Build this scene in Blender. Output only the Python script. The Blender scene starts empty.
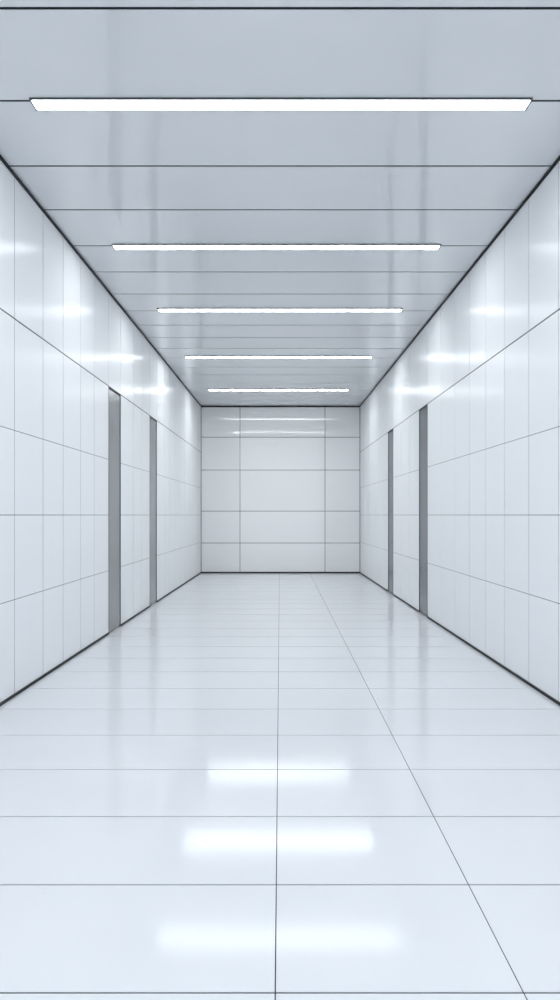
import bpy, bmesh, math, random
from mathutils import Vector
random.seed(3)
S=bpy.context.scene
CAM_H=1.2; F=820.0; H=3.455; YB=16.97; YF=-3.6
def wxL(y): return -1.635-0.0106*(YB-y)
def wxR(y): return  1.656+0.0092*(YB-y)

# ---------------- materials ----------------
def mat(name,col,rough=.2,metal=0.,spec=.5,noise=0.,nscale=3.,bump=0.,bscale=1.2,coat=0.,rvar=0.):
    m=bpy.data.materials.new(name); m.use_nodes=True
    nt=m.node_tree; b=nt.nodes['Principled BSDF']
    b.inputs['Base Color'].default_value=(*col,1); b.inputs['Roughness'].default_value=rough
    b.inputs['Metallic'].default_value=metal; b.inputs['Specular IOR Level'].default_value=spec
    tc=nt.nodes.new('ShaderNodeTexCoord')
    if noise:
        n=nt.nodes.new('ShaderNodeTexNoise'); n.inputs['Scale'].default_value=nscale; n.inputs['Detail'].default_value=4
        nt.links.new(tc.outputs['Object'],n.inputs['Vector'])
        mx=nt.nodes.new('ShaderNodeMix'); mx.data_type='RGBA'
        mx.inputs[6].default_value=(*[c*(1-noise) for c in col],1)
        mx.inputs[7].default_value=(*[min(1,c*(1+noise)) for c in col],1)
        nt.links.new(n.outputs['Fac'],mx.inputs[0]); nt.links.new(mx.outputs[2],b.inputs['Base Color'])
        if rvar:
            mr=nt.nodes.new('ShaderNodeMapRange'); mr.inputs[3].default_value=rough-rvar; mr.inputs[4].default_value=rough+rvar
            nt.links.new(n.outputs['Fac'],mr.inputs[0]); nt.links.new(mr.outputs[0],b.inputs['Roughness'])
    if bump:
        n2=nt.nodes.new('ShaderNodeTexNoise'); n2.inputs['Scale'].default_value=bscale; n2.inputs['Detail'].default_value=1
        nt.links.new(tc.outputs['Object'],n2.inputs['Vector'])
        bp=nt.nodes.new('ShaderNodeBump'); bp.inputs['Strength'].default_value=bump; bp.inputs['Distance'].default_value=.02
        nt.links.new(n2.outputs['Fac'],bp.inputs['Height']); nt.links.new(bp.outputs['Normal'],b.inputs['Normal'])
    return m
M_wall=mat('glossy_white_wall_panel',(.922,.94,.96),.22,noise=.008,bump=.03,spec=.02)
M_back=mat('end_wall_panel',(.925,.94,.945),.035,noise=.01,spec=.65)
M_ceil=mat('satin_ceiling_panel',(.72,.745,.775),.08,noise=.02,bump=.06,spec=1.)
M_floor=mat('polished_floor_slab',(.825,.846,.878),.10,noise=.02,nscale=2,bump=.012,rvar=.02,spec=.17)
M_joint=mat('dark_joint',(.02,.024,.03),.8,noise=.1,spec=.1)
M_jback=mat('end_wall_joint',(.05,.06,.07),.8,noise=.1,spec=.1)
M_jsoft=mat('grey_joint',(.05,.06,.075),.7,noise=.1,spec=.2)
M_trim=mat('black_trim',(.006,.008,.010),.5,noise=.1,spec=.2)
M_door=mat('brushed_grey_door',(.25,.26,.27),.25,noise=.06,nscale=6,spec=.5)
M_doorR=mat('dark_grey_door',(.11,.122,.14),.25,noise=.06,nscale=6,spec=.4)
M_frame=mat('lamp_frame',(.10,.11,.12),.4,metal=.4,noise=.05)
def emis(name,st):
    m=bpy.data.materials.new(name); m.use_nodes=True; nt=m.node_tree
    b=nt.nodes['Principled BSDF']; b.inputs['Base Color'].default_value=(.9,.9,.9,1)
    b.inputs['Emission Color'].default_value=(.95,.98,1,1); b.inputs['Emission Strength'].default_value=st
    return m
M_led=emis('led_diffuser',15)
M_led2=emis('led_diffuser_bright',23)

# ---------------- mesh helper ----------------
class B:
    def __init__(s): s.v=[];s.f=[];s.m=[]
    def hexa(s,p,mi=0):
        n=len(s.v); s.v+= [tuple(q) for q in p]
        for f in ((0,1,2,3),(7,6,5,4),(0,4,5,1),(1,5,6,2),(2,6,7,3),(3,7,4,0)):
            s.f.append([n+i for i in f]); s.m.append(mi)
    def box(s,x0,x1,y0,y1,z0,z1,mi=0):
        s.hexa([(x0,y0,z0),(x1,y0,z0),(x1,y1,z0),(x0,y1,z0),(x0,y0,z1),(x1,y0,z1),(x1,y1,z1),(x0,y1,z1)],mi)
    def obj(s,name,mats):
        me=bpy.data.meshes.new(name); me.from_pydata(s.v,[],s.f)
        for m in mats: me.materials.append(m)
        me.polygons.foreach_set('material_index',s.m)
        bm=bmesh.new(); bm.from_mesh(me); bmesh.ops.recalc_face_normals(bm,faces=bm.faces); bm.to_mesh(me); bm.free()
        o=bpy.data.objects.new(name,me); S.collection.objects.link(o); return o
def cells(js,lo,hi):
    a=[lo]+[j for j in sorted(js) if lo+.02<j<hi-.02]+[hi]
    return list(zip(a[:-1],a[1:]))

# ---------------- side walls ----------------
LEV=[.64,1.20,1.76,2.50]
PT=.002
def side(name,wx,sg,joints,doors,mdoor,k):
    b=B()
    def slab(y0,y1,z0,z1,d0,d1,mi):
        b.hexa([(wx(y0)+sg*d0,y0,z0),(wx(y1)+sg*d0,y1,z0),(wx(y1)+sg*d1,y1,z0),(wx(y0)+sg*d1,y0,z0),
                (wx(y0)+sg*d0,y0,z1),(wx(y1)+sg*d0,y1,z1),(wx(y1)+sg*d1,y1,z1),(wx(y0)+sg*d1,y0,z1)],mi)
    y=YF
    for (a,c) in doors:
        slab(y,a,0,H,PT,.14,1); slab(a,c,2.5,H,PT,.14,1); y=c
    slab(y,YB,0,H,PT,.14,1)
    js=list(joints)+[d for dd in doors for d in dd]
    zs=[0]+LEV+[H]
    for (y0,y1) in cells(js,YF,YB):
        indoor=any(abs(y0-a)<.01 for a,c in doors)
        for i in range(len(zs)-1):
            z0,z1=zs[i],zs[i+1]
            if indoor and z1<=2.5: continue
            gl=.0050 if z0==2.5 else (.0020 if z0>0 else 0); gh=.0050 if z1==2.5 else (.0020 if z1<H else 0)
            g=.0050
            slab(y0+g,y1-g,z0+gl,z1-gh,0,PT,0)
    b.obj(name,[M_wall,M_jsoft])
    for n,(a,c) in enumerate(doors):
        b=B(); e=.002
        slab(a+.03,c-.015,.010,2.480,.006,.05,0)   # leaf
        slab(a+e,a+.026,.004,2.498,.001,.06,1)     # jambs
        slab(c-.012,c-e,.004,2.498,.001,.06,1)
        slab(a+.026,c-.012,2.484,2.498,.001,.06,1) # head
        slab(a+.026,c-.012,.004,2.484,.05,.06,1)   # dark backing of the reveal gap
        b.obj(f'door_{k+n}',[mdoor,M_trim])
    b=B(); y=YF
    for (a,c) in list(doors)+[(YB,YB)]:
        slab(y,a,0.001,.020,-.008,-.0005,0); y=c
    b.obj('baseboard_'+name.split('_')[1],[M_trim])
    b=B(); slab(YF,YB,H-.020,H-.001,-.012,-.0005,0); b.obj('trim_1' if sg<0 else 'trim_2',[M_trim])
LJ=[5.43-.6*i for i in range(1,16)]+[5.43,6.06,6.6,7.15,7.65,9.57,10.15,11.95,12.5,13.1,13.7,14.3,14.9,15.5,16.1]
RJ=[5.8-.6*i for i in range(1,16)]+[5.8,6.41,6.97,7.55,8.15,8.85,10.85,11.5,13.5,14.1,14.7,15.3,15.9,16.4]
side('wall_left',wxL,-1,LJ,[(8.26,8.86),(10.70,11.28)],M_door,1)
side('wall_right',wxR,1,RJ,[(9.58,10.14),(12.30,12.86)],M_doorR,3)

# ---------------- end wall ----------------
def endwall(name,y,sg,xs,zs,mp):
    b=B(); x0,x1=wxL(y)+.004,wxR(y)-.004
    b.box(x0-.1,x1+.1,*sorted((y+sg*PT,y+sg*.12)),0,H,1)
    for a,c in cells(xs,x0,x1):
        for z0,z1 in cells(zs,.02,H-.02):
            g=.005
            b.box(a+g,c-g,*sorted((y,y+sg*PT)),z0+g,z1-g,0)
    return b.obj(name,[mp,M_jback])
endwall('wall_back',YB,1,[-.828,.931],[.62,1.28,2.13,2.81],M_back)
b=B(); b.box(wxL(YB)+.015,wxR(YB)-.015,YB-.012,YB-.001,.001,.022); b.obj('baseboard_back',[M_trim])
b=B(); b.box(wxL(YB)+.015,wxR(YB)-.015,YB-.012,YB-.001,H-.024,H-.001); b.obj('trim_3',[M_trim])

# ---------------- floor / ceiling ----------------
b=B(); b.box(-2.1,2.1,YF-.12,YB+.12,-.15,-PT,1)
fj=[2.06+.602*i for i in range(-9,25)]
for y0,y1 in cells(fj,YF-.1,YB+.1):
    for x0,x1 in cells([-.012,.612],-2.08,2.08):
        b.box(x0+.0016,x1-.0016,y0+.0038,y1-.0038,-PT,0,0)
b.obj('floor',[M_floor,M_joint])
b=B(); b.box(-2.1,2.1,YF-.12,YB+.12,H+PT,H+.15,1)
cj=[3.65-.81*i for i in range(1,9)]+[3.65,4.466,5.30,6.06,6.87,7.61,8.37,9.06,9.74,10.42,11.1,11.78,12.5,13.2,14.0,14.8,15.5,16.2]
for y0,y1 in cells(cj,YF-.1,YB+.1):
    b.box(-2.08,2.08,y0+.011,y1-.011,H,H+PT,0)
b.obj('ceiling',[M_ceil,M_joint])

# ---------------- ceiling lights ----------------
def light(y,cx,w,led,d=.105):
    b=B(); x0,x1=cx-w/2,cx+w/2; y0,y1=y-d/2,y+d/2; t=.010; z1=H-.0005; z0=H-.011
    b.box(x0,x1,y0-t,y0,z0,z1,1); b.box(x0,x1,y1,y1+t,z0,z1,1)
    b.box(x0-t,x0,y0-t,y1+t,z0,z1,1); b.box(x1,x1+t,y0-t,y1+t,z0,z1,1)
    b.box(x0,x1,y0,y1,H-.010,z1,0)
    b.obj('linear_ceiling_light',[led,M_frame])
for y,cx,w in [(4.49,.005,2.70),(6.88,-.03,2.72),(9.0,0,2.66),(11.68,-.02,2.64),(14.75,-.03,2.5),(2.05,0,2.7),(-.4,0,2.7),(-2.6,0,2.7)]:  # entries after the farthest are out-of-frame fixtures, added to light the room
    light(y,cx,w,M_led2 if y>11 else M_led)

# ---------------- world, camera ----------------
w=bpy.data.worlds.new('w'); S.world=w; w.use_nodes=True
w.node_tree.nodes['Background'].inputs[0].default_value=(.90,.952,1,1); w.node_tree.nodes['Background'].inputs[1].default_value=1.35
cd=bpy.data.cameras.new('camera'); co=bpy.data.objects.new('camera',cd); S.collection.objects.link(co)
co.location=(0,0,CAM_H); co.rotation_euler=(math.radians(90),0,0)
cd.sensor_fit='AUTO'; cd.sensor_width=36; cd.lens=F*36/1000; cd.shift_y=.015; cd.clip_start=.05
S.camera=co
S.view_settings.view_transform='Standard'; S.view_settings.exposure=.6
